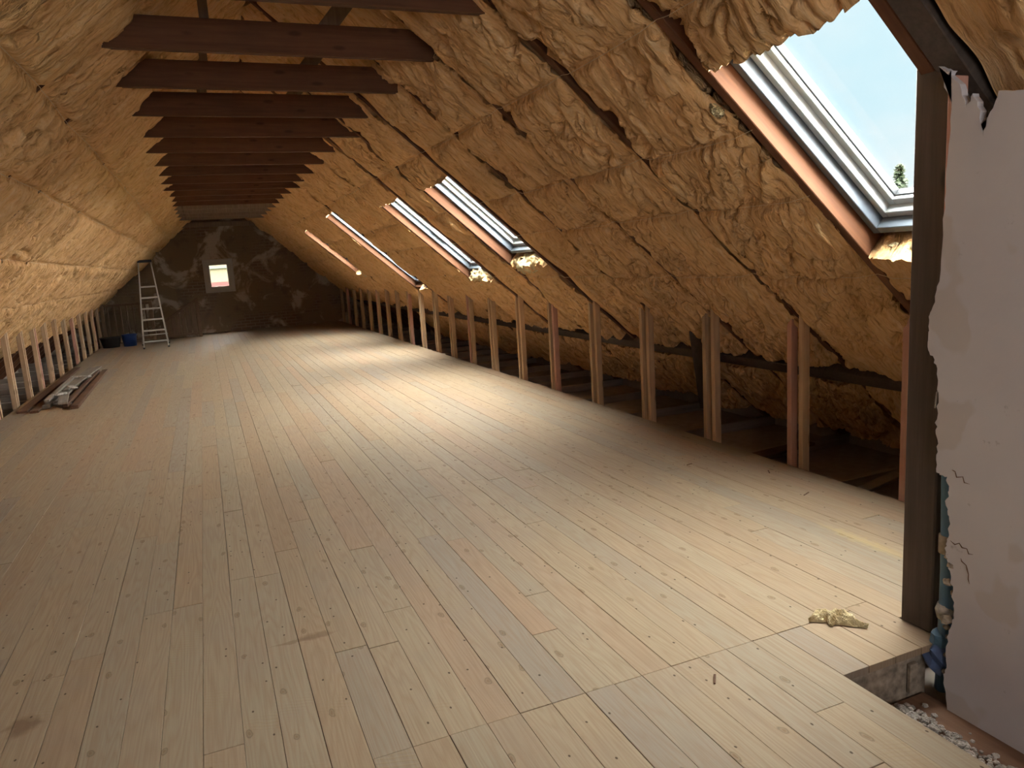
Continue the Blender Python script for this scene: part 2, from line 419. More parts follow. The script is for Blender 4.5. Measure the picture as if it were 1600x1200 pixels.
# ------------------------------------------------------------------ setting: walls, roof deck
wf = tag(MB().build('wall_far', M_gable), kind='structure')
def poly_wall(name, y0, y1, holes, mat, kindname):
    """gable wall between y0 and y1 with rectangular holes (x0,x1,z0,z1)"""
    mb = MB(); zs = 4.1
    xs = sorted({-5.6, 6.8, *[h[0] for h in holes], *[h[1] for h in holes]}); zz = sorted({-.3, zs, *[h[2] for h in holes], *[h[3] for h in holes]})
    for i in range(len(xs)-1):
        for k in range(len(zz)-1):
            cx, cz = (xs[i]+xs[i+1])/2, (zz[k]+zz[k+1])/2
            if any(h[0] < cx < h[1] and h[2] < cz < h[3] for h in holes): continue
            mb.box(xs[i], xs[i+1], y0, y1, zz[k], zz[k+1])
    return mb
WIN = (.10, .81, 1.13, 1.97)
wf.data = poly_wall('wall_far', YB, YB+.3, [WIN], M_gable, '').mesh('wall_far', M_gable)
tag(poly_wall('wall_near', YN-.2, YN, [], M_gable, '').build('wall_near', M_gable), kind='structure')
tag(MB().box(5.15, 5.3, YN, YB, -.3, .1).build('wall_right', M_dark), kind='structure')
tag(MB().box(-4.1, -3.95, YN, YB, -.3, .1).build('wall_left', M_dark), kind='structure')

DK0, DK1 = -.245, -.285
def deck(side):
    mb = MB(); bays = list(zip([YN-.2]+RAF, RAF+[YB+.3]))
    for k, (a, b) in enumerate(bays):
        kk = k-1
        if side > 0 and kk in SKY:
            w0, w1 = SKY[kk]; w0 += .10; w1 = max(w1, w0+.5) + .04
            h = [(-2.1, w0, a, b), (w1, SR+.3, a, b), (w0, w1, a, a+.06), (w0, w1, b-.06, b)]
        else: h = [(-2.1, SR+.3, a, b)]
        for s0, s1, ya, yb in h:
            if side > 0: mb.box(s0, s1, ya, yb, DK1, DK0)
            else: mb.box(s0, s1, -yb, -ya, DK1, DK0)
    return mb
for side in (1, -1):
    o = deck(side).build('ceiling', M_deck); o.matrix_world = slope_matrix(side); tag(o, kind='structure')

# ------------------------------------------------------------------ rafters
SIDE = {1: 'right', -1: 'left'}
for side in (1, -1):
    for k, y in enumerate(RAF):
        if side < 0 and k < 4: continue
        mb = MB().box(-1.95, SR-.02, -.029, .029, -.24, 0, .004)
        o = mb.build('rafter', M_rafter); o.matrix_world = slope_matrix(side, 0, y)
        j = k-5
        if j >= 0: lab = f'brown rafter between batts on the {SIDE[side]} roof slope, {ORD[j]} beyond the dark post'
        elif j == -1: lab = f'brown rafter on the {SIDE[side]} roof slope level with the dark post'
        else: lab = f'brown rafter on the {SIDE[side]} roof slope, {ORD[-j-2]} on the near side of the dark post'
        tag(o, lab, 'rafter', f'rafters of the {SIDE[side]} slope')
dbl = MB().box(.25, 3.0, -.055, .055, -.20, .004, .004).build('trimmer_rafter', M_post); dbl.matrix_world = slope_matrix(1, 0, 1.912)
tag(dbl, 'wide dark timber lining the near side of the largest skylight', 'rafter')
ridge = tag(MB().box(XM-.02, XM+.02, YN, YB, 3.82, 4.0, .003).build('ridge_board', M_tie), 'brown ridge board along the top of the attic roof', 'ridge board')

# ------------------------------------------------------------------ insulation batts
STR = {1: [2.235, 1.545, 1.075, .44], -1: [2.33, 1.83, 1.15, .45]}
PITS = {-1: [(5.07, 2.08, .05, .13, .17), (5.80, 1.98, .035, .05, .2), (9.2, 1.2, .03, .06, .1), (12.1, .9, .04, .05, .1), (6.9, 1.55, .02, .10, .1), (8.2, 1.5, .03, .05, .08)],
        1: [(4.6, -.02, .05, .06, .15), (5.3, 2.6, .03, .12, .1)]}
HOLLOW = []
def batt(side, ya, yb, s0, s1, seed, cut0=False, cut1=False, cover=None, flat=False):
    d = max(1.5, min(abs(ya), abs(yb)))
    res = .0095 if d < 5.6 else (.0135 if d < 8 else (.022 if d < 12 else .034))
    ny = max(10, int((yb-ya)/res)); ns = max(8, int((s1-s0)/res/1.25))
    v = VN(seed); q = VN(seed+77)
    u = np.linspace(0, 1, ny+1); t = np.linspace(0, 1, ns+1); T, U = np.meshgrid(t, u, indexing='ij')
    S0 = s0 + .05*(v(U*9+3, U*0+5)-.5)*(.5 if cut0 else 1.6) + .02*(v(U*30, U*0+9)-.5)
    S1 = s1 + .08*(v(U*7+3, U*0+15)-.5) + .03*(v(U*28, U*0+19)-.5)
    S = S0 + (S1-S0)*T
    gap = (.034, .046) if side > 0 else (.014, .022)
    ea = gap[0] + gap[1]*(v.fbm(S*2.1, S*0+40, 3)-.5)*2.6
    eb = gap[0] + gap[1]*(v.fbm(S*2.3, S*0+60, 3)-.5)*2.6
    if cover: eb = eb + cover[1]; ea = ea + cover[0]
    Y = (ya+ea) + ((yb-eb)-(ya+ea))*U
    wx = (v.fbm(S*2.2, Y*3.1, 3)-.5); wy = (q.fbm(S*2.0+9, Y*2.7, 3)-.5)
    e = np.minimum(U, 1-U)*2
    k = .95 if side > 0 else 1.15
    h = .012 + .055*(1-(1-e)**5)                                                     # pillow between the rafters
    h += .075*(v.fbm(S*1.3, Y*2.3, 3)-.5)*sstep(0, .3, e)                            # lumps
    fy, fs_ = (13.0, 3.4) if side > 0 else (17.0, 1.7)
    Yr = Y + (.22*S if side > 0 else 0)                                              # creases lean a little off the slope line
    w1 = 3.6 if side > 0 else 2.2
    a1 = 1-np.abs(2*v(S*fs_+wx*1.5, Yr*fy+wy*w1)-1); a2 = 1-np.abs(2*q(S*fs_*2.1+wy*1.5, Yr*fy*2.1+wx*w1*1.5)-1)
    h -= k*.046*sstep(.80, 1.0, a1)*sstep(.30, .6, q(S*fs_*1.1+5, Y*5))*1.3              # deep narrow creases running up the slope
    h -= k*.024*sstep(.74, 1.0, a2)*sstep(.35, .65, v(S*fs_*2+8, Y*9))*1.4
    h += k*.020*(sstep(.48, .53, q.fbm(S*fs_*.8+wx, Yr*9+wy*2, 3)) - .5)           # split layers standing proud
    h -= k*.040*sstep(.62, .68, v.fbm(S*3.3+11, Yr*9+wy*4, 3))                       # torn hollows
    h += .010*(q.fbm(S*9, Yr*55, 2)-.5) + .010*(v.fbm(S*20, Y*26, 2)-.5)
    if flat: h = h - sstep(.55, 1, U)*(h+.005)
    for st in STR[side]:                                                             # pulled in by the retaining strings
        ds = S - st - .012*(v(Y*3, Y*0+2)-.5)
        h += (np.minimum(h, .016)-h)*np.exp(-(ds/.022)**2)*.95 - .012*np.exp(-(ds/.07)**2)
    if side > 0: h += .10*np.exp(-((S-2.62)/.17)**2)*(v.fbm(S*5, Y*6, 3)-.35)
    for py, ps, ry, rs, dep in PITS[side]:
        sk = (S-ps); yk = (Y-py)
        h -= dep*sstep(1.25, .7, np.sqrt((yk/ry)**2+(sk/rs)**2) + .5*(v(S*22, Y*22)-.5))
    if s0 < -.3: h = h + .05*(v.fbm(S*4, Y*5, 3)-.5)*sstep(0, -.5, S)
    ends = np.minimum(T*(s1-s0), (1-T)*(s1-s0)); h = h - .035*(1-sstep(0, .06, ends))*(0.2 if (cut0 or cut1) else 1)
    yo = (ya+yb)/2; sy = 1 if side > 0 else -1
    P = np.stack([S-s0, (Y-yo)*sy, h], -1).reshape(-1, 3)
    idx = np.arange((ns+1)*(ny+1)).reshape(ns+1, ny+1)
    F = np.stack([idx[:-1,:-1], idx[1:,:-1], idx[1:,1:], idx[:-1,1:]], -1).reshape(-1, 4)
    if sy < 0: F = F[:, ::-1]
    loop = np.concatenate([idx[0,:-1], idx[:-1,-1], idx[-1,:0:-1], idx[:0:-1,0]])
    n = len(P); L = len(loop); Q = P[loop].copy(); Q2 = Q.copy()
    jit = np.random.RandomState(seed).rand(L, 3)-.5
    Q[:, 2] = Q[:, 2]*.3-.06; Q += jit*.018; Q2[:, 2] = -.20; Q2 += jit[::-1]*.012
    # side skirts
    r1 = np.arange(n, n+L); r2 = np.arange(n+L, n+2*L)
    f1 = np.stack([loop, np.roll(loop, -1), np.roll(r1, -1), r1], -1); f2 = np.stack([r1, np.roll(r1, -1), np.roll(r2, -1), r2], -1)
    if sy > 0: f1 = f1[:, ::-1]; f2 = f2[:, ::-1]
    # loop goes u+, then t+ ... orient outward
    P = np.concatenate([P, Q, Q2]); A = np.concatenate([F, f1, f2])
    me = bpy.data.meshes.new('insulation_batt')
    me.vertices.add(len(P)); me.vertices.foreach_set('co', P.ravel())
    me.loops.add(A.size); me.loops.foreach_set('vertex_index', A.ravel().astype(np.int32))
    me.polygons.add(len(A)); me.polygons.foreach_set('loop_start', np.arange(0, A.size, 4, dtype=np.int32)); me.polygons.foreach_set('loop_total', np.full(len(A), 4, dtype=np.int32))
    me.polygons.foreach_set('use_smooth', np.ones(len(A), bool)); me.update(calc_edges=True); me.validate()
    me.materials.append(M_wool)
    o = link('insulation_batt', me); o.matrix_world = slope_matrix(side, s0, yo); return o
SKYORD = {4: 'nearest and largest', 9: 'second nearest', 11: 'third nearest', 15: 'fourth nearest', 19: 'farthest'}
for side in (1, -1):
    for k in range(len(RAF)):
        if side < 0 and k < 4: continue
        ya = RAF[k]; yb = RAF[k+1] if k+1 < len(RAF) else YB
        if yb - ya < .5: yb = YB
        grp = f'mineral wool batts of the {SIDE[side]} slope'
        j = k-4
        where = f'{ORD[j]} bay beyond the dark post' if j >= 0 else f'{ORD[-j-1]} bay before the dark post'
        if side > 0 and k in SKY:
            w0, w1 = SKY[k]
            o = batt(side, ya, yb, -.62, w0, 100+k, cut1=True); tag(o, f'golden wool batt below the {SKYORD[k]} skylight', 'insulation', grp)
            o = batt(side, ya, yb, w1, SR-.03, 200+k, cut0=True); tag(o, f'golden wool batt above the {SKYORD[k]} skylight', 'insulation', grp)
        else:
            o = batt(side, ya, yb, (-.62 if side > 0 else -.75), SR-.03, (300 if side > 0 else 400)+k, cover=(0, .12) if side > 0 and k == 3 else ((0, .03) if side > 0 and k+1 in SKY else None), flat=side > 0 and k+1 in SKY)
            tag(o, f'golden mineral wool batt on the {SIDE[side]} slope, {where}', 'insulation', grp)

for k in range(5, 19):
    o = batt(1, RAF[k], RAF[k+1], -1.72, -.83, 500+k)
    tag(o, f'dim lower wool batt under the right purlin, {ORD[k-4]} bay beyond the dark post', 'insulation', 'lower wool batts in the right eave')

# retaining strings stapled across the rafters
for side in (1, -1):
    names = ['topmost', 'second from the top', 'third from the top', 'lowest']
    for n, s in enumerate(STR[side]):
        runs = []; cur = []
        for k in range(4, len(RAF)-1):
            if side > 0 and k in SKY and SKY[k][0]-.05 < s < SKY[k][1]+.05:
                if cur: runs.append(cur)
                cur = []; continue
            for f in (0, .12, .3, .5, .7, .88):
                y = RAF[k] + (RAF[k+1]-RAF[k])*f
                cur.append(((s + .008*math.sin(y*3+n)), y, .006 if f == 0 else .034 if f in (.12, .88) else .034))
        if cur: runs.append(cur)
        for i, rn in enumerate(runs):
            mb = MB().tube([(a, b*side, c) for a, b, c in rn], .0016, 4)
            o = mb.build('retaining_string', M_string); o.matrix_world = slope_matrix(side)
            extra = f'{names[n]}' + (f', {ORD[i]} run from near end' if len(runs) > 1 else '')
            tag(o, f'pale string across the {SIDE[side]} slope, {extra}', 'string', f'strings across the {SIDE[side]} slope')

# ------------------------------------------------------------------ skylights
def ring(mb, s0, s1, y0, y1, w, z0, z1):
    mb.box(s0, s1, y0, y0+w, z0, z1, .003); mb.box(s0, s1, y1-w, y1, z0, z1, .003)
    mb.box(s0, s0+w, y0+w, y1-w, z0, z1, .003); mb.box(s1-w, s1, y0+w, y1-w, z0, z1, .003); return mb
for n, (k, (w0, w1)) in enumerate(sorted(SKY.items())):
    e = empty('window_%d' % (n+1)); e.matrix_world = slope_matrix(1, 0, 0)
    tag(e, f'grey and white framed roof skylight, {SKYORD[k]} of the right slope', 'skylight', 'skylights of the right slope', 'structure')
    s0, s1 = w0+.06, w1+.08; a, b = RAF[k]+.034, RAF[k+1]-.034
    e.matrix_world = slope_matrix(1, 0, 0, {11: .015, 15: .012}.get(k, 0))
    ring(MB(), s0, s1, a, b, .042, -.20, -.105).build('frame', M_frame, e)
    ring(MB(), s0+.002, s1-.002, a+.002, b-.002, .05, -.30, -.20).build('lining', M_frame, e)
    sa = ring(MB(), s0+.044, s1-.044, a+.044, b-.044, .038, -.262, -.170); ring(sa, s0+.080, s1-.080, a+.080, b-.080, .040, -.286, -.218)
    sash = sa.build('sash', M_sash, e)
    ring(MB(), s0+.119, s1-.119, a+.119, b-.119, .008, -.282, -.240).build('gasket', M_gasket, sash)
    ring(MB(), s0+.0425, s1-.0425, a+.0425, b-.0425, .006, -.205, -.185).build('seal', M_gasket, e)
    MB().box(s0+.122, s1-.122, a+.122, b-.122, -.262, -.258).build('pane', M_glass, sash)
    if k == 11:
        MB().box(s0+.5, s0+.75, b-.100, b-.085, -.225, -.165, .004).build('latch', M_sash, e)
    # timber trimmer below and above the opening
    MB().box(s1, s1+.05, a, b, -.24, -.09, .003).build('trimmer', M_rafter, e)
    if k == 15:
        MB().box(w0-.03, w0+.03, a, b, -.24, -.02, .003).build('sill_board', M_rafter, e)

# fluffed cut edges of wool lying at the foot of three skylights
def tuft(name, side, s, y, w, d, hh, seed, mat, label):
    v = VN(seed); n, m = 40, 22; vs = []; fs = []
    for i in range(n+1):
        for j in range(m+1):
            a = i/n*2-1; b = j/m*math.pi*2
            rr_ = math.sqrt(max(0, 1-a*a))*(.75+.5*float(v(a*4+9, math.cos(b)*2+7)))
            j1 = float(v.fbm(np.array(a*9+3), np.array(b*3), 3))-.5; j2 = float(v(a*30+40, b*8))-.5
            vs.append((math.cos(b)*rr_*d*(1+j1*.9)+j2*.014, a*w/2+j2*.01, math.sin(b)*rr_*hh*(1+j1*.8)+j2*.014))
    for i in range(n):
        for j in range(m): fs.append((i*(m+1)+j, (i+1)*(m+1)+j, (i+1)*(m+1)+j+1, i*(m+1)+j+1))
    o = MB().add(vs, fs).build(name, mat, smooth=True); o.matrix_world = slope_matrix(side, s, y, -.045)
    return tag(o, label, 'insulation', 'torn wool edges at the skylights')
tuft('wool_tuft', 1, .575, 7.33, .86, .10, .10, 5, M_wool_cut, 'pale yellow torn wool bulging under the second nearest skylight')
tuft('wool_tuft', 1, .33, 9.33, .84, .10, .09, 6, M_wool_cut, 'pale yellow torn wool bulging under the third nearest skylight')
tuft('wool_tuft', 1, .52, 2.5, .82, .09, .07, 9, M_wool_cut, 'yellow cut wool edge under the nearest and largest skylight')
tuft('wool_tuft', 1, .46, 16.55, .72, .10, .06, 8, M_wool_cut, 'small pale torn wool under the farthest skylight')

tuft('wool_flock', 1, 1.72, 3.02, .05, .035, .02, 12, M_wool_cut, 'tiny pale flock of wool stuck on the right slope left of the largest skylight').location += Vector((-.05, 0, -.06))
# ------------------------------------------------------------------ knee wall studs
studs = {}
for side, X, ys in ((1, XR+.006, RAF[5:]), (-1, XL-.066, RAF[8:])):
    for k, y in enumerate(ys):
        for m, dy in enumerate((-.055, .055)):
            if side > 0 and k == 0 and m == 0 and False: continue
            yc = y + dy + (.04 if side > 0 and k == 0 else 0)
            key = (side,)
            zt = 1.13 if side > 0 else 1.13
            top = zt
            mb = MB().box(-.030, .030, -.0215, .0215, 0, top+.16, .003)
            # bevel the head to the slope so it tucks beside the rafter
            nv = []
            for vx, vy, vz in mb.v:
                if vz > .5:
                    vz = vz - .16 + (-.89*vx*(1 if side > 0 else -1))
                nv.append((vx, vy, vz))
            mb.v = nv
            o = mb.build('wall_stud', M_studp if (k in (0,) and side > 0) or (k*2+m) % 7 == 3 else M_stud)
            o.location = (X+.030, yc, -.16); 
            o.location.z = -.165
            nf = 'nearer' if m == 0 else 'farther'
            seen = f'{ORD[k]} rafter beyond the dark post' if side > 0 else f'{ORD[k+3]} rafter beyond the dark post'
            tag(o, f'pale {SIDE[side]} knee wall stud, {nf} face of the {seen}', 'stud', f'studs of the {SIDE[side]} knee wall')
# lengthen every stud to reach the eave boards
for o in [q for q in C.objects if q.name.startswith('wall_stud')]:
    me = o.data
    for v in me.vertices:
        if v.co.z > .5: v.co.z += .165

# ------------------------------------------------------------------ eaves: joists, purlin, boards, scraps
for side in (1, -1):
    x0, x1 = (XR+.002, 5.15) if side > 0 else (-3.95, XL-.002)
    for k, y in enumerate(RAF[4 if side > 0 else 7:]):
        o = MB().box(-(x1-x0)/2, (x1-x0)/2, -.04, .04, 0, .09, .004).build('eave_joist', M_eave)
        o.location = ((x0+x1)/2, y, -.26)
        tag(o, f'dark joist in the {SIDE[side]} eave, foot of the {ORD[k]} bay from the near end', 'joist', f'joists of the {SIDE[side]} eave')
pur = MB().box(-.07, .07, YN+.1, YB-.1, -.1, .035, .006).build('purlin', M_post); pur.matrix_world = slope_matrix(1, -.735, 0)
tag(pur, 'dark purlin running low behind the right knee wall studs', 'purlin')
br = MB().bar((4.15, 5.55, .10), (3.86, 5.30, .93), .09, .10, c=.004).build('brace', M_post)
tag(br, 'dark slanting brace behind the fourth stud pair on the right', 'brace')
o = MB().box(-.5, .5, -.05, .05, 0, .02, .003).build('loose_board', M_lath); o.location = (4.45, 3.75, -.17); o.rotation_euler = (0, .0, .25)
tag(o, 'thin pale batten lying in the dark right eave', 'board')
o = MB().box(-.32, .32, -.06, .06, 0, .025, .003).build('loose_board', M_old); o.location = (4.30, 4.72, -.17); o.rotation_euler = (0, 0, .1)
tag(o, 'short brown board lying in the right eave by the second stud pair', 'board')

# ------------------------------------------------------------------ collar ties and hangers
for k, y in enumerate(RAF[4:23]):
    kk = k+4
    yc = y + .085; zb = 2.865
    xl, xr = LX + (zb-Z0)/TAN - .12, RX - (zb-Z0)/TAN + .12
    hw = (xr-xl)/2
    o = MB().box(-hw, hw, -.024, .024, 0, .185, .004).build('collar_tie', M_tie if k < 15 else M_grey); o.location = ((xl+xr)/2, yc, zb)
    lab = f'dark brown collar beam spanning the attic, {ORD[k]} from the near end'
    tag(o, lab, 'beam', 'collar beams under the ridge')
    if 1 <= k < 12:
        h = MB().box(-.027, .027, -.012, .012, 0, .86, .002).build('ridge_hanger', M_grey); h.location = (.20, yc+.037, 3.0-.05)
        h.data.transform(Matrix.Shear('XZ', 4, (0.0, 0.0)) if False else Matrix.Identity(4))
        for v in h.data.vertices:
            if v.co.z > .4: v.co.z = .66-.16
        tag(h, f'narrow grey hanger board rising from the {ORD[k]} collar beam', 'hanger', 'hanger boards above the collar beams')
        bm = MB().bar((.83, yc+.04, 2.95), (1.16, yc+.04, 3.34), .10, .024, up=(0, 1, 0), c=.002).build('ridge_strut', M_grey)
        tag(bm, f'slanting grey strut board rising from the {ORD[k]} collar beam', 'strut', 'strut boards above the collar beams')

# ------------------------------------------------------------------ far window
wx0, wx1, wz0, wz1 = WIN
e = empty('window_6', ((wx0+wx1)/2, YB, wz0)); tag(e, 'small pale framed window in the far gable wall', 'window', kind='structure')
def wring(mb, x0, x1, z0, z1, w, y0, y1, c=.004):
    mb.box(x0, x0+w, y0, y1, z0, z1, c); mb.box(x1-w, x1, y0, y1, z0, z1, c); mb.box(x0+w, x1-w, y0, y1, z0, z0+w, c); mb.box(x0+w, x1-w, y0, y1, z1-w, z1, c); return mb
hw = (wx1-wx0)/2; hh = wz1-wz0
wring(MB(), -hw-.035, hw+.035, -.035, hh+.035, .045, -.018, .02).build('frame', M_pvc, e)
wring(MB(), -hw+.002, hw-.002, .002, hh-.002, .075, .02, .09).build('casing', M_pvc, e)
s_ = wring(MB(), -hw+.075, hw-.075, .075, hh-.075, .055, .005, .075).build('sash', M_pvc, e)
MB().box(-hw+.125, hw-.125, .125, hh-.125, .04, .046).build('pane', M_glass, s_)
hd = MB().box(hw-.118, hw-.090, -.006, .006, hh/2-.03, hh/2+.03, .002); hd.box(hw-.112, hw-.096, -.045, .0, hh/2-.01, hh/2+.01, .002); hd.box(hw-.114, hw-.094, -.048, -.034, hh/2-.11, hh/2+.01, .003)
hd.build('window_handle', M_sash, s_)
# neighbouring house seen through it
nb = empty('neighbour_house', (.5, 36, -3)); tag(nb, 'cream rendered house with red plinth beyond the far window', 'building')
MB().box(-7, 7, 0, 6, 4.26, 6.6).build('wall', M_cream, nb)
MB().box(-7.02, 7.02, -.06, 6, -4, 4.26).build('plinth', M_red, nb)
MB().box(-7.1, 7.1, -.12, .02, 4.86, 4.90).build('ledge', M_tileroof, nb)
MB().box(-7.2, 7.2, -.35, 6.2, 6.6, 6.72, .01).build('roof_edge', M_tileroof, nb)

# timber plate and pale boards across the gable under the last ties
o = MB().box(-1.05, 1.05, -.03, .03, 0, .10, .004).build('gable_plate', M_grey); o.location = (XM, YB-.035, 2.93); tag(o, 'pale weathered plate fixed across the top of the far gable wall', 'beam')
o = MB().box(-1.2, 1.2, -.05, .05, 0, .12, .004).build('gable_plate', M_grey); o.location = (XM, YB-.45, 2.86); tag(o, 'greyish cross beam just in front of the far gable wall', 'beam')

# ------------------------------------------------------------------ stair balustrade
bal = empty('stair_balustrade', (-1.3, 21.3, 0)); tag(bal, 'dark wooden stair balustrade along the far left stair opening', 'balustrade')
for x in (-1.12, 0, 1.10):
    MB().box(x-.04, x+.04, -.04, .04, -.02, 1.02, .006).build('newel_post', M_stair, bal)
MB().box(-1.12, 0, -.03, .03, .95, 1.01, .006).build('handrail', M_stair, bal)
MB().box(-1.12, 1.10, -.02, .02, .06, .12, .004).build('bottom_rail', M_stair, bal)
MB().bar((0, 0, .30), (1.10, 0, .98), .05, .06, c=.005).build('sloping_rail', M_stair, bal)
for i in range(7):
    x = -1.0 + i*.145; MB().box(x-.016, x+.016, -.012, .012, .12, .95, .003).build('baluster', M_stair, bal)
for i in range(8):
    x = .10 + i*.125; MB().box(x-.045, x+.045, -.008, .008, .12, .30 + .68*x/1.10 - .03, .003).build('side_board', M_stair, bal)

# ------------------------------------------------------------------ step ladder
lad = empty('step_ladder', (-1.155, 18.95, 0), 0.06); tag(lad, 'aluminium step ladder standing open near the far gable wall', 'ladder')
def lx(z): return .26 - (.26-.13)*z/2.00
def ly(z): return .34*z/2.00
for sx in (-1, 1):
    MB().bar((sx*.26, 0, 0), (sx*.13, .34, 1.98), .026, .055, up=(0, 1, 0), c=.003).build('stile', M_alu, lad)
    MB().bar((sx*.285, 1.05, 0), (sx*.135, .42, 1.96), .022, .04, up=(0, 1, 0), c=.003).build('rear_leg', M_alu, lad)
    for p in ((sx*.26, 0), (sx*.285, 1.05)):
        MB().box(p[0]-.022, p[0]+.022, p[1]-.035, p[1]+.035, 0, .035, .005).build('foot', M_black, lad)
for i in range(6):
    z = .155 + .25*i; MB().box(-lx(z)+.012, lx(z)-.012, ly(z)-.045, ly(z)+.04, z-.018, z+.018, .004).build('tread', M_alu, lad)
MB().box(-.15, .15, .29, .46, 1.96, 2.02, .01).build('top_cap', M_black, lad)
MB().bar((-.29, .95, .25), (.29, .95, .25), .02, .02).build('brace', M_alu, lad)

# ------------------------------------------------------------------ bucket and tub by the stairs
bk = empty('bucket', (-1.80, 20.25, 0)); tag(bk, 'blue plastic bucket on the floor left of the step ladder', 'bucket')
MB().lathe([(.0, .004), (.135, .004), (.14, 0), (.165, .26), (.172, .27), (.176, .285), (.168, .288), (.16, .27), (.13, .02), (0, .018)]).build('body', M_blue, bk, smooth=True)
MB().tube([(.176*math.cos(a), .03-.03*abs(math.sin(a)) - .176*math.sin(a)*.35, .27 - .09*math.sin(a)) for a in np.linspace(0, math.pi, 13)], .004, 6).build('handle', M_alu, bk)
tb = empty('rubber_tub', (-2.22, 20.3, 0)); tag(tb, 'dark rubber tub beside the blue bucket', 'tub')
MB().lathe([(0, .004), (.17, .004), (.18, 0), (.225, .22), (.24, .235), (.235, .245), (.215, .225), (.17, .03), (0, .03)]).build('body', M_bag, tb, smooth=True)
MB().lathe([(0, .20), (.10, .19), (.18, .165), (.20, .15)], n=16).build('rubble_fill', M_rub, tb)

# ------------------------------------------------------------------ pile of old boards on the left
pb = random.Random(5)
specs = [(-2.33, 13.4, 5.0, .12, .03, .0, .01, M_old, 'long brown board along the left floor edge, against the stud feet'),
         (-2.18, 12.6, 3.6, .10, .03, .0, .015, M_old, 'long brown board of the left pile, second from the studs'),
         (-1.74, 12.8, 4.1, .09, .045, .0, .02, M_old, 'dark brown board on the room side of the left pile'),
         (-1.86, 12.9, 3.9, .06, .05, .0, .015, M_old, 'narrow dark brown batten inside the left pile beside the room side board'),
         (-2.06, 13.0, 3.9, .09, .05, .0, .0, M_lath, 'dusty grey board lying low in the left pile'),
         (-2.02, 13.3, 3.6, .13, .025, .052, -.01, M_lath, 'broad dusty grey board on top of the left pile'),
         (-1.96, 12.1, 2.0, .08, .03, .052, .03, M_lath, 'shorter dusty grey board at the near top of the left pile'),
         (-1.93, 13.5, 2.9, .09, .022, .080, -.035, M_lath, 'loose grey lath askew across the top of the left pile'),
         (-1.90, 11.35, .9, .11, .03, .055, .12, M_lath, 'short broken grey board at the near end of the left pile'),
         (-2.08, 12.4, 2.6, .06, .03, .080, .02, M_lath, 'narrow dusty batten topmost on the left pile')]
for x, y, L, w, t, z, rz, m, lab in specs:
    mb = MB(); nseg = 8
    for i in range(nseg):                                              # slightly bowed, end grain uneven
        pass
    mb.box(-w/2, w/2, -L/2, L/2, 0, t, .004)
    o = mb.build('old_board', m); o.location = (x, y, z+.002); o.rotation_euler = (0, pb.uniform(-.02, .02), rz); tag(o, lab, 'board', 'old boards piled on the left')
for i, (x, y, z, s) in enumerate([(-2.0, 11.6, .085, .07), (-1.93, 12.3, .083, .06), (-1.98, 13.6, .08, .08), (-1.90, 11.25, .003, .09)]):
    mb = MB().box(-s, s, -s*1.6, s*1.6, 0, .03, .012); o = mb.build('plaster_chunk', M_rub); o.location = (x, y, z); o.rotation_euler = (.05, .1, pb.uniform(0, 3))
    tag(o, f'pale plaster chunk on the left board pile, {ORD[i]} of four', 'rubble', 'plaster chunks on the left pile')

# ------------------------------------------------------------------ dark post and the plastered wall on the right
post = tag(MB().box(-.075, .075, -.07, .07, 0, 2.16, .006).build('post', M_post), 'dark squared timber post at the floor notch beside the plastered wall', 'post'); post.location = (2.555, 1.979, 0)
# top head lining against the last skylight
edge = [(1.90, 2.115), (1.846, 2.09), (1.872, 2.055), (1.841, 1.987), (1.846, 1.85), (1.850, 1.694), (1.855, 1.55), (1.863, 1.388), (1.885, 1.30), (1.898, 1.25), (1.900, 1.19), (1.894, 1.134), (1.864, 1.09), (1.858, 1.0), (1.853, .927), (1.858, .85), (1.846, .77), (1.849, .692), (1.805, .686),
        (1.800, .63), (1.806, .577), (1.792, .54), (1.792, .483), (1.800, .43), (1.798, .382), (1.775, .315), (1.768, .25), (1.759, .172), (1.775, .10), (1.784, .032), (1.778, -.04), (1.787, -.101), (1.769, -.223)]
top = [(-.6, 1.95), (.4, 1.97), (1.2, 1.98), (1.45, 1.965), (1.60, 1.975), (1.68, 1.99), (1.705, 1.93), (1.725, 1.85), (1.738, 1.94), (1.767, 2.0), (1.79, 1.96), (1.815, 2.04)]
def densify(pts, amp, n, seed):
    r = random.Random(seed); out = []
    for a, b in zip(pts[:-1], pts[1:]):
        for i in range(n): 
            t = i/n; out.append((a[0]+(b[0]-a[0])*t + (r.uniform(-amp, amp) if i else 0), a[1]+(b[1]-a[1])*t + (r.uniform(-amp, amp) if i else 0)))
    return out + [pts[-1]]
contour = [(-2.55, -.223), (-2.55, 1.95)] + densify(top, .006, 4, 1) + densify(edge, .006, 5, 2)[1:]
import bmesh
def extrude_poly(pts, x0, x1):
    bm = bmesh.new(); f = bm.faces.new([bm.verts.new((x0, a, b)) for a, b in pts])
    r = bmesh.ops.extrude_face_region(bm, geom=[f]); bmesh.ops.translate(bm, vec=(x1-x0, 0, 0), verts=[v for v in r['geom'] if isinstance(v, bmesh.types.BMVert)])
    bmesh.ops.triangulate(bm, faces=[q for q in bm.faces if len(q.verts) > 4]); bmesh.ops.recalc_face_normals(bm, faces=bm.faces)
    me = bpy.data.meshes.new('m'); bm.to_mesh(me); bm.free(); return me
wp = empty('wall_plastered'); tag(wp, 'old pale plastered wall stub right of the dark post', None, kind='structure')
me = extrude_poly(contour, 2.40, 2.43); me.materials.append(M_plaster); link('plaster_coat', me, wp)
core = [(-2.55, -.25), (-2.55, 1.9), (1.78, 1.92)] + densify([(1.775, 1.9), (1.78, 1.2), (1.775, .9), (1.745, .6), (1.74, .3), (1.735, 0), (1.745, -.25)], .012, 6, 4)
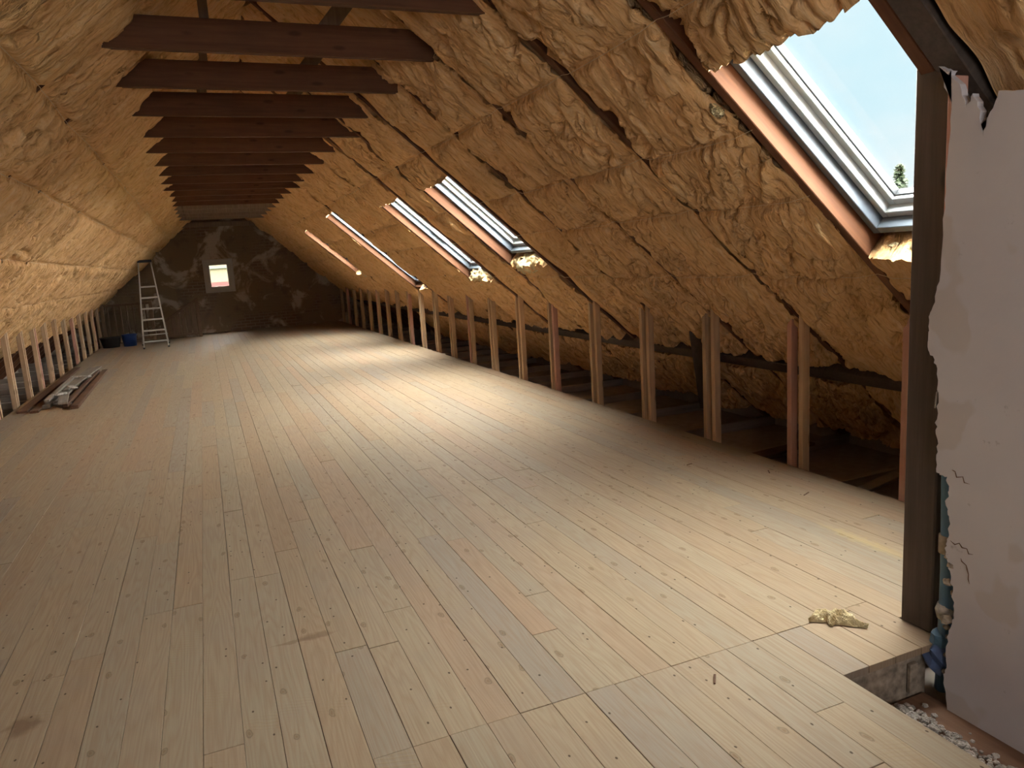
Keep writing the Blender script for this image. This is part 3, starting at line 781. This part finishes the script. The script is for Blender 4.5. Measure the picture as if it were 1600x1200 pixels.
me = extrude_poly(core, 2.43, 2.52); me.materials.append(M_core); link('wall_core', me, wp)
# raw mortar lumps at the broken edge
r6 = random.Random(9)
def lump(r, seed, flat=.7):
    v = VN(seed); vs = []; fs = []; n, m = 6, 8
    for i in range(n+1):
        a = math.pi*i/n
        for j in range(m):
            b = 2*math.pi*j/m; k = r*(.7+.6*float(v(i*1.3+2, j*1.1+3)))
            vs.append((k*math.sin(a)*math.cos(b), k*math.sin(a)*math.sin(b), k*math.cos(a)*flat))
    for i in range(n):
        for j in range(m): fs.append((i*m+j, (i+1)*m+j, (i+1)*m+(j+1) % m, i*m+(j+1) % m))
    return MB().add(vs, fs)
for i in range(16):
    z = r6.uniform(-.1, .72); o = lump(r6.uniform(.012, .026), 50+i).build('mortar_lump', M_core, wp); o.location = (2.425+r6.uniform(-.015, .01), 1.775+r6.uniform(-.01, .028), z)
for y, z, L, a in ((1.76, .70, .08, .5), (1.735, .44, .09, .3), (1.72, .36, .09, 1.2)):
    pts = []
    for t in np.linspace(0, 1, 7): pts.append((2.399, y+(t-.5)*L*math.cos(a)+r6.uniform(-.008, .008), z+(t-.5)*L*math.sin(a)+r6.uniform(-.008, .008)))
    MB().tube(pts, [.0005, .002, .0015, .0025, .0015, .002, .0005], 5).build('plaster_crack', M_joist, wp)
# batten between post and plaster
o = MB().box(-.03, .03, -.016, .016, 0, .86, .003).build('trim_1', M_studp); o.location = (2.47, 1.872, 1.22); tag(o, kind='structure')

# blue water pipe with torn wrapping
pp = empty('water_pipe', (2.465, 1.838, 0)); tag(pp, 'blue water pipe running down between the dark post and plaster', 'pipe')
MB().tube([(.005, .02, 1.16), (0, .012, .9), (0, .006, .7), (0, 0, .5), (.002, -.004, .3), (0, -.004, .1), (.0, 0, -.05), (.012, .012, -.20)], [.024, .026, .028, .029, .029, .029, .028, .027], 14).build('pipe_run', M_pipe, pp, smooth=True)
MB().tube([(0, 0, .37), (0, 0, .44)], .034, 14).build('coupling', M_core, pp, smooth=True)
MB().tube([(0, .002, .105), (0, .0, .135), (0, .0, .165)], [.030, .038, .030], 12).build('clip', M_rub, pp, smooth=True)
t_ = lump(.055, 33, 1.3).build('torn_wrap', M_tape, pp); t_.location = (-.01, .01, -.055)
t2 = lump(.035, 35, 1.6).build('torn_wrap', M_pipe, pp); t2.location = (-.012, .01, .01)
cb = MB().tube([(2.44, 1.86, 1.02), (2.41, 1.866, .985), (2.40, 1.862, .95), (2.405, 1.868, .93)], .003, 6).build('cable_tie', M_lath)
tag(cb, 'frayed pale tie hanging from the blue pipe', 'cable')

# trough beside the wall: joist top, panel, rubble
o = MB().box(0, .44, -4.4, 0, 0, .04, .004).build('trough_board', M_joist); o.location = (1.985, 1.89, -.26); tag(o, 'brown joist face in the open floor trough beside the plastered wall', 'joist')
o = MB().box(0, .46, 0, .02, 0, .232, .002).build('end_board', M_core); o.location = (1.985, 1.90, -.264); tag(o, 'pale panel closing the far end of the floor trough', 'panel')
o = MB().box(-.02, .02, -.008, .008, 0, .12, .002).build('panel_batten', M_core); o.location = (2.36, 1.889, -.2); tag(o, 'small pale batten on the trough panel under the blue pipe', 'batten')
rb = MB(); r7 = random.Random(21)
for i in range(420):
    u = r7.random()**1.0; y = 1.86 - u*.62; x = 2.165 + r7.gauss(.07, .035) - .03*u; s = r7.uniform(.004, .013)*(1.6 if r7.random() < .08 else 1)
    l = lump(s, i, .6); rz = r7.uniform(0, 6); zz = -.22 + s*.4 + max(0, .035-abs(x-2.22)*.4)*r7.random()
    rb.add([(x+v[0]*math.cos(rz)-v[1]*math.sin(rz), y+v[0]*math.sin(rz)+v[1]*math.cos(rz), zz+v[2]) for v in l.v], l.f)
tag(rb.build('plaster_rubble', M_rub), 'grey plaster rubble lying in the floor trough beside the wall', 'rubble', None, 'stuff')

# torn scrap of wool on the boards by the post
def scrap():
    v = VN(61); n = 40; vs = []; fs = []; ins = []
    poly = [(-.125, .075), (-.06, .085), (-.005, .095), (.045, .065), (.075, .02), (.10, -.045), (.055, -.05), (.035, -.115), (-.005, -.06), (-.04, -.015), (-.095, .0), (-.055, .03)]
    r = random.Random(8); out = []
    for (a0, b0), (a1, b1) in zip(poly, poly[1:]+poly[:1]):
        for i in range(4):
            t = i/4; out.append((a0+(a1-a0)*t + r.uniform(-.005, .005), b0+(b1-b0)*t + r.uniform(-.005, .005)))
    m = len(out); rings = 9; cx, cy = .005, .02
    def hh(x, y, f):
        return .004 + .020*(1-f**6) + .030*max(0, float(v(x*24+9, y*24+9))-.3) + .030*(float(v(x*52+20, y*52+20))-.4)
    for k in range(rings+1):
        f = 1-k/rings*.97
        for a0, b0 in out:
            x, y = cx+(a0-cx)*f, cy+(b0-cy)*f; vs.append((x, y, max(.004, hh(x, y, f))))
    for k in range(rings):
        for j in range(m): fs.append((k*m+j, k*m+(j+1) % m, (k+1)*m+(j+1) % m, (k+1)*m+j))
    fs.append(tuple(rings*m+j for j in range(m)))
    b0 = len(vs); vs += [(cx+(a-cx)*.96, cy+(b-cy)*.96, .001) for a, b in out]
    for j in range(m): fs.append((j, b0+j, b0+(j+1) % m, (j+1) % m))
    return MB().add(vs, fs)
o = scrap().build('wool_scrap', M_wool_cut); o.location = (2.245, 2.155, .001); o.rotation_euler = (0, 0, .35); o.scale = (.62, 1.05, 1)
tag(o, 'torn yellow scrap of mineral wool on the boards by the dark post', 'insulation')
for i, (x, y, L, a) in enumerate(((3.30, 3.42, .07, .4), (3.43, 3.9, .06, 1.0), (3.10, 4.35, .05, .2), (1.55, 2.05, .06, .9))):
    o = MB().box(-L/2, L/2, -.004, .004, 0, .004, .001).build('wood_splinter', M_old); o.location = (x, y, .002); o.rotation_euler = (0, 0, a)
    tag(o, f'small brown wood splinter on the floor, {ORD[i]} from the right floor edge', 'splinter', 'splinters on the floor')

# ------------------------------------------------------------------ outdoors
gr = MB().box(-80, 120, -60, 140, -6.2, -6.0).build('ground', M_grass); tag(gr, kind='structure')
tr = empty('tree', (30.6, 26.0, -6)); tag(tr, 'green tree top seen through the nearest skylight', 'tree')
MB().tube([(0, 0, 0), (.1, 0, 4), (0, .1, 9.8)], [.28, .2, .04], 8).build('trunk', M_bark, tr)
lf = MB(); r8 = random.Random(4)
for i in range(2600):
    z = r8.uniform(3.0, 10.6); R_ = max(.12, (10.9-z)*.30)*(.75+.4*math.sin(z*5.0)**2); a = r8.uniform(0, 6.283); q = R_*math.sqrt(r8.random())
    p = Vector((q*math.cos(a), q*math.sin(a), z)); d1 = Vector((r8.gauss(0,1), r8.gauss(0,1), r8.gauss(0,1))).normalized()*.16; d2 = d1.orthogonal().normalized()*.08
    lf.add([p-d1, p+d2, p+d1, p-d2], [(0,1,2,3)])
tag(lf.build('foliage', M_leaf, tr), kind='stuff')
nr = empty('neighbour_roof', (34, 27, -6)); tag(nr, 'pale roof of a neighbouring house seen low through the nearest skylight', 'building')
MB().box(-1.5, 9, -14, 9, 0, 6.6).build('wall', M_cream, nr)
MB().add([(-2, -15, 6.4), (-2, 10, 6.4), (4, 10, 9.6), (4, -15, 9.6), (10, -15, 6.4), (10, 10, 6.4)], [(0,3,2,1), (3,4,5,2), (0,4,3), (1,2,5), (0,1,5,4)]).build('roof', M_tileroof, nr)
